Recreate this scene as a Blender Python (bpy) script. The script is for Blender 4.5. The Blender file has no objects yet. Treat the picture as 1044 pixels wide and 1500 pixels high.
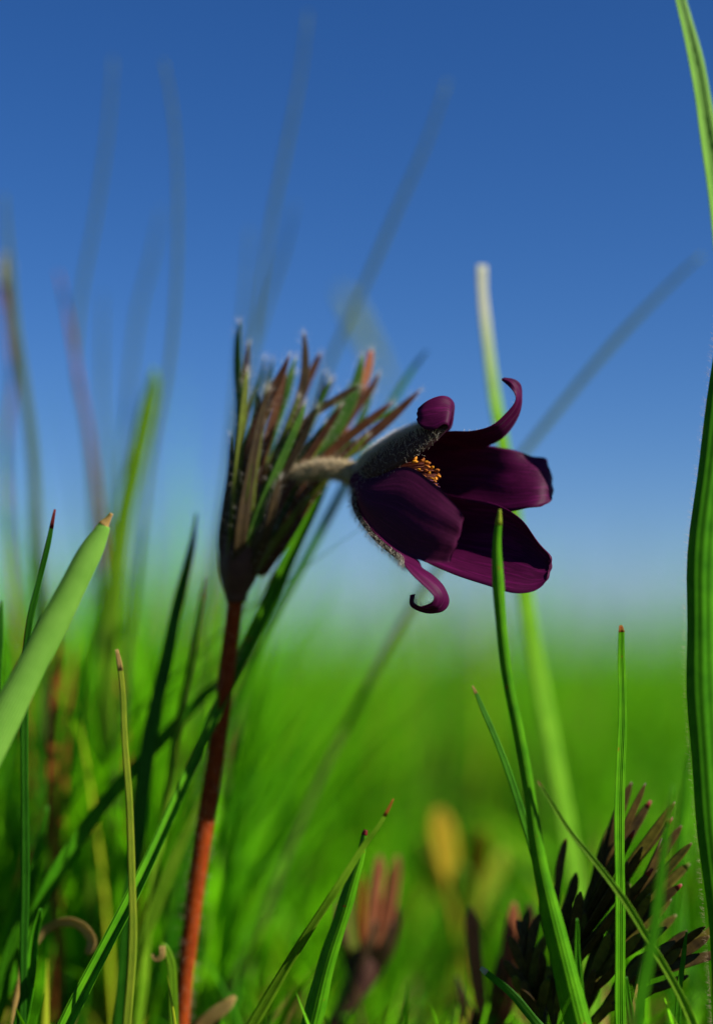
import bpy, math, random
import numpy as np
from mathutils import Vector, Matrix

# ------------------------------------------------------------------ camera, sky, sun, exposure
scene = bpy.context.scene
D0 = 0.30                      # metres from lens to the plane of the flower
FPX = 2500.0                   # focal length in photo pixels (60 mm lens, 36 mm tall sensor, 1500 px)
S = D0 / FPX                   # one photo pixel at the flower plane, in metres
CAM_H = 0.085
PITCH = math.atan(205.0 / FPX)

cam_d = bpy.data.cameras.new('camera')
cam = bpy.data.objects.new('camera', cam_d)
scene.collection.objects.link(cam)
scene.camera = cam
cam.location = (0, -D0, CAM_H)
cam.rotation_euler = (math.pi / 2 + PITCH, 0, 0)
cam_d.sensor_fit = 'VERTICAL'
cam_d.sensor_height = 36.0
cam_d.lens = 60.0
cam_d.clip_start = 0.005
cam_d.clip_end = 2000
cam_d.dof.use_dof = True
cam_d.dof.focus_distance = D0 - 50 * S
cam_d.dof.aperture_fstop = 3.2

SUN_AZ = math.radians(112)      # clockwise from +Y (view direction); sun to the right of the view
SUN_EL = math.radians(34)
world = bpy.data.worlds.new('World')
scene.world = world
world.use_nodes = True
wn = world.node_tree
wn.nodes.clear()
sky = wn.nodes.new('ShaderNodeTexSky')
sky.sky_type = 'NISHITA'
sky.sun_disc = False
sky.sun_elevation = SUN_EL
sky.sun_rotation = SUN_AZ
sky.altitude = 2000
sky.air_density = 1.0
sky.dust_density = 1.4
sky.ozone_density = 6.0
bg = wn.nodes.new('ShaderNodeBackground')
bg.inputs['Strength'].default_value = 0.05
wo = wn.nodes.new('ShaderNodeOutputWorld')
hs = wn.nodes.new('ShaderNodeHueSaturation')
hs.inputs['Hue'].default_value = 0.510
hs.inputs['Saturation'].default_value = 1.2
wn.links.new(sky.outputs[0], hs.inputs['Color'])
wn.links.new(hs.outputs[0], bg.inputs['Color'])
wn.links.new(bg.outputs[0], wo.inputs['Surface'])

sun_d = bpy.data.lights.new('sun', 'SUN')
sun_d.energy = 5.0
sun_d.angle = math.radians(0.5)
sun_d.color = (1.0, 0.94, 0.84)
sun = bpy.data.objects.new('sun', sun_d)
scene.collection.objects.link(sun)
to_sun = Vector((math.sin(SUN_AZ) * math.cos(SUN_EL), math.cos(SUN_AZ) * math.cos(SUN_EL), math.sin(SUN_EL)))
sun.rotation_euler = to_sun.to_track_quat('Z', 'Y').to_euler()
sun.location = to_sun * 3

vs = scene.view_settings
vs.view_transform = 'Standard'
vs.look = 'None'
vs.exposure = 1.0
vs.gamma = 1.0
vs.use_curve_mapping = False
scene.cycles.max_bounces = 8
scene.cycles.transparent_max_bounces = 8

# ------------------------------------------------------------------ helpers
rng = np.random.default_rng(11)
random.seed(4)
COL = scene.collection
CAMP = np.array([0.0, -D0, CAM_H])
RIGHT = np.array([1.0, 0, 0])
UP = np.array([0, -math.sin(PITCH), math.cos(PITCH)])
FWD = np.array([0, math.cos(PITCH), math.sin(PITCH)])


def W(x, y, d=0.0):
    """photo pixel + distance behind the flower plane (in flower-plane pixels) -> world point"""
    D = D0 + d * S
    return CAMP + D * (FWD + RIGHT * (x - 522.0) / FPX + UP * (750.0 - y) / FPX)


def WA(rows):
    return np.array([W(*r) for r in rows])


def ground_z(x, y):
    x = np.asarray(x, float); y = np.asarray(y, float)
    near = 0.003 * np.sin(31 * x + 1.3) * np.cos(27 * y) + 0.002 * np.sin(73 * x + 41 * y)
    r = np.sqrt(x * x + y * y)
    far = 0.035 * np.clip((y - 0.5) / 3.0, 0, 1) ** 1.0 + 0.02 * np.clip((r - 3) / 8, 0, 1) * np.sin(0.35 * x + 0.6)
    return near * np.clip(1.5 - r * 0.3, 0.3, 1) + far


def catmull(P, n):
    P = np.asarray(P, float)
    if len(P) == 2:
        t = np.linspace(0, 1, n)[:, None]
        return P[0] * (1 - t) + P[1] * t
    Q = np.vstack([2 * P[0] - P[1], P, 2 * P[-1] - P[-2]])
    m = len(P) - 1
    u = np.linspace(0, m - 1e-9, n)
    i = u.astype(int)
    t = (u - i)[:, None]
    a, b, c, d = Q[i], Q[i + 1], Q[i + 2], Q[i + 3]
    return 0.5 * (2 * b + (c - a) * t + (2 * a - 5 * b + 4 * c - d) * t ** 2 + (3 * b - a - 3 * c + d) * t ** 3)


def unit(v):
    return v / np.maximum(np.linalg.norm(v, axis=-1, keepdims=True), 1e-12)


def mesh_obj(name, V, F, mats, parent=None, uv=None, mat_idx=None, col=None, smooth=True):
    """V Nx3 world-space array, F list/array of quads or tris -> one linked object, origin at its base"""
    V = np.asarray(V, float)
    me = bpy.data.meshes.new(name)
    lo = V[np.argmin(V[:, 2])].copy()
    o = bpy.data.objects.new(name, me)
    if parent is not None:
        base = np.array(parent.matrix_world.translation) if parent.parent is None else np.array(parent['_w'])
        o.parent = parent
    else:
        base = np.zeros(3)
    o.location = lo - base
    o['_w'] = [float(q) for q in lo]
    if parent is None:
        o.matrix_world.translation = lo
    V = V - lo
    nv = len(V)
    lens = np.array([len(f) for f in F]) if not isinstance(F, np.ndarray) else np.full(len(F), F.shape[1])
    flat = F.ravel() if isinstance(F, np.ndarray) else np.concatenate([np.asarray(f) for f in F])
    me.vertices.add(nv)
    me.vertices.foreach_set('co', V.ravel())
    me.loops.add(len(flat))
    me.loops.foreach_set('vertex_index', flat.astype(np.int32))
    me.polygons.add(len(lens))
    st = np.concatenate([[0], np.cumsum(lens)[:-1]]).astype(np.int32)
    me.polygons.foreach_set('loop_start', st)
    me.update(calc_edges=True)
    me.polygons.foreach_set('use_smooth', np.full(len(lens), smooth))
    if uv is not None:
        l = me.uv_layers.new(name='UVMap')
        l.data.foreach_set('uv', np.asarray(uv, float)[flat].ravel())
    if col is not None:
        a = me.color_attributes.new('col', 'FLOAT_COLOR', 'POINT')
        c = np.ones((nv, 4)); c[:, :3] = col
        a.data.foreach_set('color', c.ravel())
    for m in (mats if isinstance(mats, (list, tuple)) else [mats]):
        me.materials.append(m)
    if mat_idx is not None:
        me.polygons.foreach_set('material_index', np.asarray(mat_idx, np.int32))
    me.validate()
    me.update()
    COL.objects.link(o)
    return o


def empty(name, loc):
    o = bpy.data.objects.new(name, None)
    o.location = loc
    o.empty_display_size = 0.005
    o.matrix_world.translation = loc
    o['_w'] = [float(q) for q in loc]
    COL.objects.link(o)
    return o


def tag(o, label, cat, group=None, kind=None):
    o['label'] = label
    o['category'] = cat
    if group:
        o['group'] = group
    if kind:
        o['kind'] = kind
    return o


def frames(P, hint, face=0.0):
    """tangent, width direction, normal (towards the hint side) along a path"""
    T = np.gradient(P, axis=0)
    T = unit(T)
    h = np.asarray(hint, float)
    Wd = unit(np.cross(T, np.broadcast_to(h, T.shape)))
    N = unit(np.cross(Wd, T))
    face = np.broadcast_to(np.asarray(face, float), (len(P),))[:, None]
    W2 = Wd * np.cos(face) + N * np.sin(face)
    N2 = -Wd * np.sin(face) + N * np.cos(face)
    return T, W2, N2


def strip_mesh(P, wid, face=0.0, fold=0.0, thick=0.00022, hint=None, ns=5, lens=False):
    """closed blade: ns points on the face, ns on the back"""
    hint = -FWD if hint is None else hint
    T, Wd, N = frames(P, hint, face)
    n = len(P)
    u = np.linspace(-1, 1, ns)
    hw = (np.asarray(wid) / 2)[:, None, None]
    fold = np.broadcast_to(np.asarray(fold, float), (n,))[:, None, None]
    prof = np.abs(u)[None, :, None] ** 1.25       # edges forward of keel
    base = P[:, None, :] + Wd[:, None, :] * u[None, :, None] * hw + N[:, None, :] * (prof - 0.5) * hw * fold
    th = np.minimum(thick, hw * 0.5)
    if lens:
        tt = th * (1 - (u[None, :, None]) ** 2)
    else:
        tt = th * (1.0 - 0.7 * np.abs(u)[None, :, None] ** 3)
    A = base + N[:, None, :] * tt * 0.5
    B = base - N[:, None, :] * tt * 0.5
    ring = np.concatenate([A, B[:, ::-1]], axis=1)      # n x 2ns x 3
    k = 2 * ns
    V = ring.reshape(-1, 3)
    uu = np.concatenate([u, u[::-1]]) * 0.5 + 0.5
    uv = np.stack([np.tile(uu, n), np.repeat(np.linspace(0, 1, n), k)], axis=1)
    i = np.arange(n - 1)[:, None] * k
    j = np.arange(k)[None, :]
    F = np.stack([i + j, i + (j + 1) % k, i + k + (j + 1) % k, i + k + j], axis=2).reshape(-1, 4)
    return V, F, uv


def tube_mesh(P, R, k=10, flat=1.0):
    T, Wd, N = frames(P, -FWD)
    n = len(P)
    a = np.linspace(0, 2 * math.pi, k, endpoint=False)
    R = np.asarray(R)[:, None, None]
    V = (P[:, None, :] + R * (Wd[:, None, :] * np.cos(a)[None, :, None] + flat * N[:, None, :] * np.sin(a)[None, :, None])).reshape(-1, 3)
    i = np.arange(n - 1)[:, None] * k
    j = np.arange(k)[None, :]
    F = np.stack([i + j, i + (j + 1) % k, i + k + (j + 1) % k, i + k + j], axis=2).reshape(-1, 4)
    uv = np.stack([np.tile(np.linspace(0, 1, k), n), np.repeat(np.linspace(0, 1, n), k)], axis=1)
    F = [tuple(f) for f in F] + [tuple(range(k))[::-1], tuple(range((n - 1) * k, n * k))]
    return V, F, uv


def join(parts):
    Vs, Fs, Us, off = [], [], [], 0
    for V, F, uv in parts:
        Vs.append(V); Us.append(uv)
        Fs += [tuple(int(q) + off for q in f) for f in F]
        off += len(V)
    return np.vstack(Vs), Fs, np.vstack(Us)


def hair_mesh(pts, dirs, L, r=0.00003, curl=0.25, jitter=0.3):
    """tapering three-sided hairs"""
    n = len(pts)
    dirs = unit(dirs + rng.normal(0, jitter, (n, 3)))
    L = np.broadcast_to(L, (n,))[:, None] * rng.uniform(0.55, 1.15, (n, 1))
    side = unit(np.cross(dirs, rng.normal(0, 1, (n, 3))))
    b2 = np.cross(dirs, side)
    c = side * curl * L
    rings = []
    for t, rr in ((0, 1.0), (0.4, 0.8), (0.75, 0.55), (1.0, 0.1)):
        ctr = pts + dirs * L * t + c * t * t
        for q in range(3):
            a = q * 2 * math.pi / 3
            rings.append(ctr + (side * math.cos(a) + b2 * math.sin(a)) * r * rr)
    V = np.stack(rings, axis=1)            # n x 12 x 3
    f = []
    for s in range(3):
        for q in range(3):
            f.append((s * 3 + q, s * 3 + (q + 1) % 3, s * 3 + 3 + (q + 1) % 3, s * 3 + 3 + q))
    f = np.array(f)
    F = (np.arange(n)[:, None, None] * 12 + f[None]).reshape(-1, 4)
    return V.reshape(-1, 3), F


# ------------------------------------------------------------------ materials
def new_mat(name):
    m = bpy.data.materials.new(name)
    m.use_nodes = True
    nt = m.node_tree
    nt.nodes.clear()
    out = nt.nodes.new('ShaderNodeOutputMaterial')
    return m, nt, out


def ramp(nt, fac, stops):
    r = nt.nodes.new('ShaderNodeValToRGB')
    e = r.color_ramp.elements
    while len(e) < len(stops):
        e.new(0.5)
    for q, (p, c) in zip(e, stops):
        q.position = p
        q.color = (*c, 1)
    nt.links.new(fac, r.inputs[0])
    return r.outputs[0]


def mixc(nt, a, b, fac, mode='MIX'):
    m = nt.nodes.new('ShaderNodeMix')
    m.data_type = 'RGBA'
    m.blend_type = mode
    for sock, v in ((m.inputs[6], a), (m.inputs[7], b)):
        if isinstance(v, tuple):
            sock.default_value = (*v, 1)
        else:
            nt.links.new(v, sock)
    if isinstance(fac, float):
        m.inputs[0].default_value = fac
    else:
        nt.links.new(fac, m.inputs[0])
    return m.outputs[2]


def noise(nt, scale, detail=3, vec=None, rough=0.5):
    n = nt.nodes.new('ShaderNodeTexNoise')
    n.inputs['Scale'].default_value = scale
    n.inputs['Detail'].default_value = detail
    n.inputs['Roughness'].default_value = rough
    if vec is not None:
        nt.links.new(vec, n.inputs['Vector'])
    return n.outputs[0]


def leafy(nt, out, color, trans, rough=0.45, bump=None, spec=0.35, sheen=0.0, tint=(1.0, 1.0, 0.6)):
    """principled face + translucent body"""
    p = nt.nodes.new('ShaderNodeBsdfPrincipled')
    p.inputs['Roughness'].default_value = rough
    p.inputs['Specular IOR Level'].default_value = spec
    if sheen:
        p.inputs['Sheen Weight'].default_value = sheen
        p.inputs['Sheen Roughness'].default_value = 0.4
    t = nt.nodes.new('ShaderNodeBsdfTranslucent')
    mx = nt.nodes.new('ShaderNodeMixShader')
    mx.inputs[0].default_value = trans
    nt.links.new(color, p.inputs['Base Color'])
    tc = mixc(nt, color, tint, 1.0, 'MULTIPLY')
    nt.links.new(tc, t.inputs['Color'])
    if bump is not None:
        nt.links.new(bump, p.inputs['Normal'])
        nt.links.new(bump, t.inputs['Normal'])
    nt.links.new(p.outputs[0], mx.inputs[1])
    nt.links.new(t.outputs[0], mx.inputs[2])
    nt.links.new(mx.outputs[0], out.inputs['Surface'])
    return p


def uv_stripes(nt, lines, strength, dist=0.00008):
    """fine ribs running along the blade, from the u coordinate"""
    tc = nt.nodes.new('ShaderNodeUVMap')
    sx = nt.nodes.new('ShaderNodeSeparateXYZ')
    nt.links.new(tc.outputs[0], sx.inputs[0])
    m = nt.nodes.new('ShaderNodeMath'); m.operation = 'MULTIPLY'
    m.inputs[1].default_value = lines * 2 * math.pi
    nt.links.new(sx.outputs[0], m.inputs[0])
    s = nt.nodes.new('ShaderNodeMath'); s.operation = 'SINE'
    nt.links.new(m.outputs[0], s.inputs[0])
    b = nt.nodes.new('ShaderNodeBump')
    b.inputs['Strength'].default_value = strength
    b.inputs['Distance'].default_value = dist
    nt.links.new(s.outputs[0], b.inputs['Height'])
    return sx, s.outputs[0], b.outputs[0]


def blade_mat(name, base, dark, trans=0.35, rough=0.45, lines=7, spots=False, spec=0.12, rib=0.12, ends=None):
    m, nt, out = new_mat(name)
    sx, st, bump = uv_stripes(nt, lines, 0.5)
    tc = nt.nodes.new('ShaderNodeTexCoord')
    mp = nt.nodes.new('ShaderNodeMapping')
    mp.inputs['Scale'].default_value = (6, 9, 1)
    uvn = nt.nodes.new('ShaderNodeUVMap')
    nt.links.new(uvn.outputs[0], mp.inputs[0])
    n1 = noise(nt, 260, 4, tc.outputs['Object'])
    c = ramp(nt, n1, [(0.3, dark), (0.7, base)])
    # rib tint
    k = nt.nodes.new('ShaderNodeMath'); k.operation = 'MULTIPLY_ADD'
    k.inputs[1].default_value = rib; k.inputs[2].default_value = rib
    nt.links.new(st, k.inputs[0])
    c = mixc(nt, c, tuple(q * 0.45 for q in base), k.outputs[0])
    if spots:
        v = nt.nodes.new('ShaderNodeTexVoronoi')
        v.inputs['Scale'].default_value = 1.0
        mp.inputs['Scale'].default_value = (1.1, 22, 1)
        nt.links.new(mp.outputs[0], v.inputs['Vector'])
        n2 = noise(nt, 2.3, 1, mp.outputs[0])
        r1 = ramp(nt, v.outputs['Distance'], [(0.10, (1, 1, 1)), (0.17, (0, 0, 0))])
        r2 = ramp(nt, n2, [(0.52, (0, 0, 0)), (0.56, (1, 1, 1))])
        f = mixc(nt, r1, r2, 1.0, 'MULTIPLY')
        c = mixc(nt, c, (0.30, 0.07, 0.012), f)
    if ends:
        c = mixc(nt, ends[0], c, ramp(nt, sx.outputs[1], [(ends[1], (0, 0, 0)), (ends[2], (1, 1, 1))]))
    leafy(nt, out, c, trans, rough, bump, spec)
    return m


M = {}
M['fresh'] = blade_mat('fresh_green_blade', (0.110, 0.36, 0.006), (0.055, 0.24, 0.004), 0.40, spots=True)
M['plain'] = blade_mat('plain_green_blade', (0.075, 0.31, 0.006), (0.038, 0.20, 0.004), 0.40)
M['pale'] = blade_mat('pale_glaucous_blade', (0.17, 0.37, 0.05), (0.13, 0.31, 0.036), 0.30, 0.5, 11, rib=0.09)
M['lime'] = blade_mat('lime_blade', (0.22, 0.43, 0.018), (0.14, 0.33, 0.010), 0.45)
M['bleach'] = blade_mat('lime_blade_with_bleached_end', (0.17, 0.40, 0.02), (0.12, 0.32, 0.014), 0.4, rib=0.05, ends=((0.42, 0.44, 0.35), 0.12, 0.28))
M['deep'] = blade_mat('deep_green_blade', (0.028, 0.15, 0.005), (0.015, 0.10, 0.003), 0.25)
M['yellow'] = blade_mat('yellowing_blade', (0.34, 0.42, 0.03), (0.22, 0.33, 0.02), 0.4)
M['straw'] = blade_mat('straw_blade', (0.52, 0.36, 0.12), (0.38, 0.23, 0.06), 0.35, 0.6)
M['ivory'] = blade_mat('ivory_blade', (0.55, 0.53, 0.38), (0.42, 0.42, 0.28), 0.35, 0.6)
M['rust'] = blade_mat('rust_blade', (0.38, 0.12, 0.02), (0.24, 0.07, 0.012), 0.35, 0.6)
M['redtip'] = blade_mat('red_tip', (0.22, 0.02, 0.02), (0.10, 0.012, 0.012), 0.3, 0.5)
M['hazel'] = blade_mat('olive_stem', (0.13, 0.20, 0.03), (0.09, 0.15, 0.025), 0.3, 0.55)
M['yleaf'] = blade_mat('yellow_withered_leaf', (0.50, 0.36, 0.02), (0.34, 0.24, 0.012), 0.4, 0.6)


def tepal_mat(name, a, b, trans, sheen, rough, vein):
    m, nt, out = new_mat(name)
    sx, st, bump0 = uv_stripes(nt, 13, 0.10, 0.00003)
    tc = nt.nodes.new('ShaderNodeTexCoord')
    uvn = nt.nodes.new('ShaderNodeUVMap')
    mp = nt.nodes.new('ShaderNodeMapping'); mp.inputs['Scale'].default_value = (22, 3.2, 1)
    nt.links.new(uvn.outputs[0], mp.inputs[0])
    n1 = noise(nt, 1.0, 4, mp.outputs[0], 0.6)
    n2 = noise(nt, 900, 4, tc.outputs['Object'], 0.65)
    c = ramp(nt, n1, [(0.25, a), (0.75, b)])
    c = mixc(nt, c, tuple(q * 0.5 for q in a), ramp(nt, n1, [(0.42, (0, 0, 0)), (0.5, (vein,) * 3), (0.58, (0, 0, 0))]))
    bp = nt.nodes.new('ShaderNodeBump')
    bp.inputs['Strength'].default_value = 0.35
    bp.inputs['Distance'].default_value = 0.0001
    nt.links.new(n2, bp.inputs['Height'])
    nt.links.new(bump0, bp.inputs['Normal'])
    p = leafy(nt, out, c, trans, rough, bp.outputs[0], 0.12, sheen, (1.0, 0.6, 0.9))
    p.inputs['Sheen Tint'].default_value = (0.9, 0.35, 0.75, 1)
    return m


M['tepal_in'] = tepal_mat('tepal_inside', (0.054, 0.002, 0.030), (0.135, 0.0045, 0.080), 0.48, 0.06, 0.55, 0.6)
M['tepal_brown'] = tepal_mat('tepal_outside_brown', (0.050, 0.024, 0.022), (0.085, 0.045, 0.036), 0.2, 0.05, 0.7, 0.4)
M['tepal_out'] = tepal_mat('tepal_outside', (0.050, 0.004, 0.028), (0.085, 0.007, 0.048), 0.32, 0.05, 0.6, 0.4)


def simple(name, a, b, scale, rough=0.6, trans=0.0, spec=0.3, bumpd=0.0001, sheen=0.0):
    m, nt, out = new_mat(name)
    tc = nt.nodes.new('ShaderNodeTexCoord')
    n1 = noise(nt, scale, 4, tc.outputs['Object'], 0.6)
    c = ramp(nt, n1, [(0.3, a), (0.7, b)])
    bp = nt.nodes.new('ShaderNodeBump')
    bp.inputs['Strength'].default_value = 0.4
    bp.inputs['Distance'].default_value = bumpd
    nt.links.new(n1, bp.inputs['Height'])
    leafy(nt, out, c, trans, rough, bp.outputs[0], spec, sheen, (1, 0.9, 0.8))
    return m


M['stem'] = simple('reddish_stem', (0.14, 0.020, 0.003), (0.25, 0.042, 0.005), 700, 0.7, 0.1, spec=0.05)
M['peduncle'] = simple('downy_peduncle', (0.20, 0.16, 0.075), (0.27, 0.21, 0.11), 600, 0.8, 0.1, sheen=0.3)
M['cup'] = simple('dark_cup', (0.045, 0.016, 0.012), (0.075, 0.03, 0.018), 500, 0.7, 0.1)
M['bract_g'] = simple('green_bract', (0.025, 0.085, 0.008), (0.06, 0.15, 0.012), 420, 0.5, 0.3)
M['bract_o'] = simple('olive_bract', (0.07, 0.085, 0.008), (0.13, 0.17, 0.014), 420, 0.5, 0.3)
M['bract_r'] = simple('red_brown_bract', (0.065, 0.020, 0.008), (0.115, 0.046, 0.014), 420, 0.55, 0.28)
M['bract_d'] = simple('dark_bract', (0.028, 0.016, 0.007), (0.055, 0.035, 0.010), 420, 0.55, 0.25)
M['bract_p'] = simple('pink_bract', (0.32, 0.09, 0.035), (0.42, 0.15, 0.06), 420, 0.6, 0.35)
M['leaf_dark'] = simple('dark_purple_leaf', (0.026, 0.016, 0.005), (0.090, 0.058, 0.012), 500, 0.5, 0.2, spec=0.2)
M['leaf_olive'] = simple('olive_brown_leaf', (0.055, 0.046, 0.007), (0.16, 0.14, 0.016), 500, 0.5, 0.25, spec=0.2)
M['leaf_red'] = simple('crimson_leaf_tip', (0.16, 0.012, 0.014), (0.26, 0.03, 0.02), 800, 0.5, 0.25)
M['anther'] = simple('orange_anther', (0.50, 0.15, 0.004), (0.66, 0.30, 0.008), 2500, 0.7, 0.15)
M['anther_dark'] = simple('red_brown_anther', (0.22, 0.05, 0.006), (0.42, 0.13, 0.010), 2500, 0.7, 0.15)
M['filament'] = simple('filament', (0.20, 0.05, 0.04), (0.28, 0.10, 0.05), 900, 0.6, 0.2)
M['style'] = simple('purple_style', (0.07, 0.01, 0.05), (0.14, 0.03, 0.09), 900, 0.6, 0.2)


def hair_mat(name, c, trans):
    m, nt, out = new_mat(name)
    rgb = nt.nodes.new('ShaderNodeRGB'); rgb.outputs[0].default_value = (*c, 1)
    leafy(nt, out, rgb.outputs[0], trans, 0.35, None, 0.5, 0, (1, 0.97, 0.9))
    return m


M['hair'] = hair_mat('silver_hair', (0.74, 0.70, 0.62), 0.45)
M['hair_cream'] = hair_mat('cream_hair', (0.66, 0.54, 0.34), 0.4)
M['hair_warm'] = hair_mat('warm_hair', (0.55, 0.40, 0.25), 0.4)


def attr_mat(name, trans, rough):
    m, nt, out = new_mat(name)
    a = nt.nodes.new('ShaderNodeAttribute'); a.attribute_name = 'col'
    leafy(nt, out, a.outputs['Color'], trans, rough, None, 0.06)
    return m


M['meadow'] = attr_mat('meadow_grass', 0.33, 0.5)
M['litter'] = attr_mat('litter', 0.1, 0.8)

m, nt, out = new_mat('meadow_soil')
tc = nt.nodes.new('ShaderNodeTexCoord')
n1 = noise(nt, 38, 8, tc.outputs['Object'], 0.65)
n2 = noise(nt, 1.6, 5, tc.outputs['Object'], 0.6)
soil = ramp(nt, n1, [(0.25, (0.018, 0.011, 0.006)), (0.5, (0.045, 0.028, 0.014)), (0.75, (0.10, 0.07, 0.035))])
green = ramp(nt, n1, [(0.25, (0.02, 0.06, 0.006)), (0.55, (0.05, 0.13, 0.012)), (0.8, (0.11, 0.18, 0.03))])
geo = nt.nodes.new('ShaderNodeNewGeometry')
ln = nt.nodes.new('ShaderNodeVectorMath'); ln.operation = 'LENGTH'
nt.links.new(geo.outputs['Position'], ln.inputs[0])
mr = nt.nodes.new('ShaderNodeMapRange')
mr.inputs['From Min'].default_value = 1.2; mr.inputs['From Max'].default_value = 5.0
nt.links.new(ln.outputs['Value'], mr.inputs['Value'])
c = mixc(nt, soil, green, mr.outputs[0])
c = mixc(nt, c, (0.14, 0.15, 0.03), ramp(nt, n2, [(0.5, (0, 0, 0)), (0.8, (0.35,) * 3)]))
bp = nt.nodes.new('ShaderNodeBump'); bp.inputs['Distance'].default_value = 0.004
nt.links.new(n1, bp.inputs['Height'])
leafy(nt, out, c, 0.0, 0.9, bp.outputs[0], 0.1)
M['soil'] = m

# ------------------------------------------------------------------ the ground, one sheet to the horizon
rad = np.concatenate([[0.0], np.geomspace(0.02, 0.9, 60), np.geomspace(1.0, 900, 60)])
na = 96
ang = np.linspace(0, 2 * math.pi, na, endpoint=False)
gx = np.outer(rad[1:], np.cos(ang)); gy = np.outer(rad[1:], np.sin(ang))
V = [(0, 0, float(ground_z(0, 0)))] + [tuple(q) for q in np.stack([gx, gy, ground_z(gx, gy)], axis=2).reshape(-1, 3)]
F = [(0, 1 + j, 1 + (j + 1) % na) for j in range(na)]
for i in range(len(rad) - 2):
    for j in range(na):
        F.append((1 + i * na + j, 1 + (i + 1) * na + j, 1 + (i + 1) * na + (j + 1) % na, 1 + i * na + (j + 1) % na))
g = mesh_obj('ground', np.array(V), F, M['soil'])
g['kind'] = 'structure'
g['label'] = 'brown soil and short turf of the open meadow'

# ------------------------------------------------------------------ grass blades one can pick out
GRP = 'grass blades standing around the pasqueflower'


def to_ground(P, wid, drift=0.9):
    """carry a path on in its own direction until it is in the soil"""
    t = unit(P[-1] - P[-2])
    h = t[:2]; L = np.linalg.norm(h)
    lim = drift
    tz = -1.0
    hx = h / max(L, 1e-9) * min(L / max(-t[2], 0.15), lim)
    p = P[-1].copy()
    z0 = p[2]
    steps = 5
    rows, ws = [], []
    for k in range(1, steps + 1):
        f = k / steps
        q = p.copy()
        q[:2] += hx * z0 * (f - 0.35 * f * f)
        q[2] = z0 * (1 - f)
        gz = float(ground_z(q[0], q[1]))
        q[2] = z0 + (gz - 0.004 - z0) * f
        rows.append(q); ws.append(wid[-1] * (1 - 0.25 * f))
    return np.vstack([P, rows]), np.concatenate([wid, ws])


def blade(label, pts, mat, fold=0.35, face=0.0, tip=None, tip_frac=0.05, thick=0.00024, name='grass_shoot',
          cat='grass blade', root=True, n=44, group=GRP, tip_name='dry_tip', blunt=0.12, drift=0.9):
    """pts: (x, y, width px, depth px) from the tip to the lowest visible point"""
    P = WA([(x, y, d) for x, y, w, d in pts])
    w = np.array([w * S * (1 + d / FPX) for x, y, w, d in pts])
    if root:
        P, w = to_ground(P, w, drift)
    Q = catmull(np.hstack([P, w[:, None]]), n)
    tt = np.linspace(0, 1, n)
    q = rng.uniform(0, 6.28, 6)
    w = Q[:, 3] * (1 + 0.045 * np.sin(tt * 23 + q[0]) + 0.035 * np.sin(tt * 61 + q[1]))
    wob = (1.2 * np.sin(tt * 14 + q[2]) + 0.7 * np.sin(tt * 31 + q[3])) * S * np.clip(Q[:, 3] / (14 * S), 0.3, 1.3)
    wob2 = (1.5 * np.sin(tt * 11 + q[4])) * S
    P, w = Q[:, :3] + wob[:, None] * RIGHT + wob2[:, None] * FWD, np.maximum(w, 0.00012)
    fa = face if not callable(face) else face(np.linspace(0, 1, n))
    if tip is None:
        V, F, uv = strip_mesh(P, w, fa, fold, thick)
        o = mesh_obj(name, V, [tuple(f) for f in F] + caps(len(P), 10), mat, uv=uv)
    else:
        k = max(2, int(round(tip_frac * n)))
        fv = np.broadcast_to(np.asarray(fa, float), (n,))
        V, F, uv = strip_mesh(P[k:], w[k:], fv[k:], fold, thick)
        o = mesh_obj(name, V, [tuple(f) for f in F] + caps(n - k, 10), mat, uv=uv)
        # the tip sits over the end of the blade like a thin sheath
        V, F, uv = strip_mesh(P[:k + 2], w[:k + 2] * 1.04, fv[:k + 2], fold, thick * 1.25)
        mesh_obj(tip_name, V, [tuple(f) for f in F] + caps(k + 2, 10), tip, parent=o, uv=uv)
    tag(o, label, cat, group)
    return o


def caps(n, k):
    return [tuple(range(k))[::-1], tuple(range((n - 1) * k, n * k))]


blade('broad pale blue-green grass blade with a cut tan tip, leaning beside the dark thin blade',
      [(164, 752, 5, -100), (158, 762, 9, -100), (154, 769, 17, -100.5), (149, 777, 23, -101), (131, 810, 33, -106), (95, 885, 41, -118),
       (50, 970, 46, -135), (0, 1070, 50, -155), (-50, 1180, 52, -175), (-90, 1300, 50, -190)],
      M['pale'], fold=-0.38, face=0.25, tip=M['straw'], tip_frac=0.14, n=60)
blade('thin dark green grass blade with a reddish point behind the broad pale blade',
      [(81, 746, 3, -20), (73, 785, 7, -20), (58, 850, 9, -15), (43, 920, 10, -10), (38, 1000, 11, 0), (37, 1130, 12, 5), (36, 1300, 12, 10)],
      M['deep'], tip=M['redtip'], tip_frac=0.03, tip_name='red_tip')
blade('shaded dark green pointed blade rising left of the flower stem',
      [(288, 752, 3, 150), (281, 795, 9, 150), (268, 860, 15, 150), (248, 950, 19, 145), (228, 1040, 21, 140), (208, 1150, 22, 135), (196, 1260, 22, 130)],
      M['deep'], fold=0.2)  # darker green material puts this blade's shade into its colour
blade('slender light green blade with a faded point between dark blade and flower stem',
      [(300, 845, 3, 170), (293, 890, 8, 170), (280, 960, 12, 165), (264, 1050, 13, 160), (248, 1150, 14, 155), (225, 1290, 15, 150), (212, 1400, 15, 150)],
      M['lime'], face=0.6, tip=M['rust'], tip_frac=0.05)
blade('narrow yellowish blade with a wavy dry tip crossing in front of the long folded blade',
      [(171, 951, 5, -95), (175, 975, 8, -95), (181, 1020, 8, -95), (184, 1090, 9, -95), (190, 1180, 10, -95), (193, 1270, 11, -95),
       (194, 1360, 12, -95), (190, 1450, 12, -95), (186, 1520, 13, -95)],
      M['yellow'], fold=0.25, tip=M['straw'], tip_frac=0.06)
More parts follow.
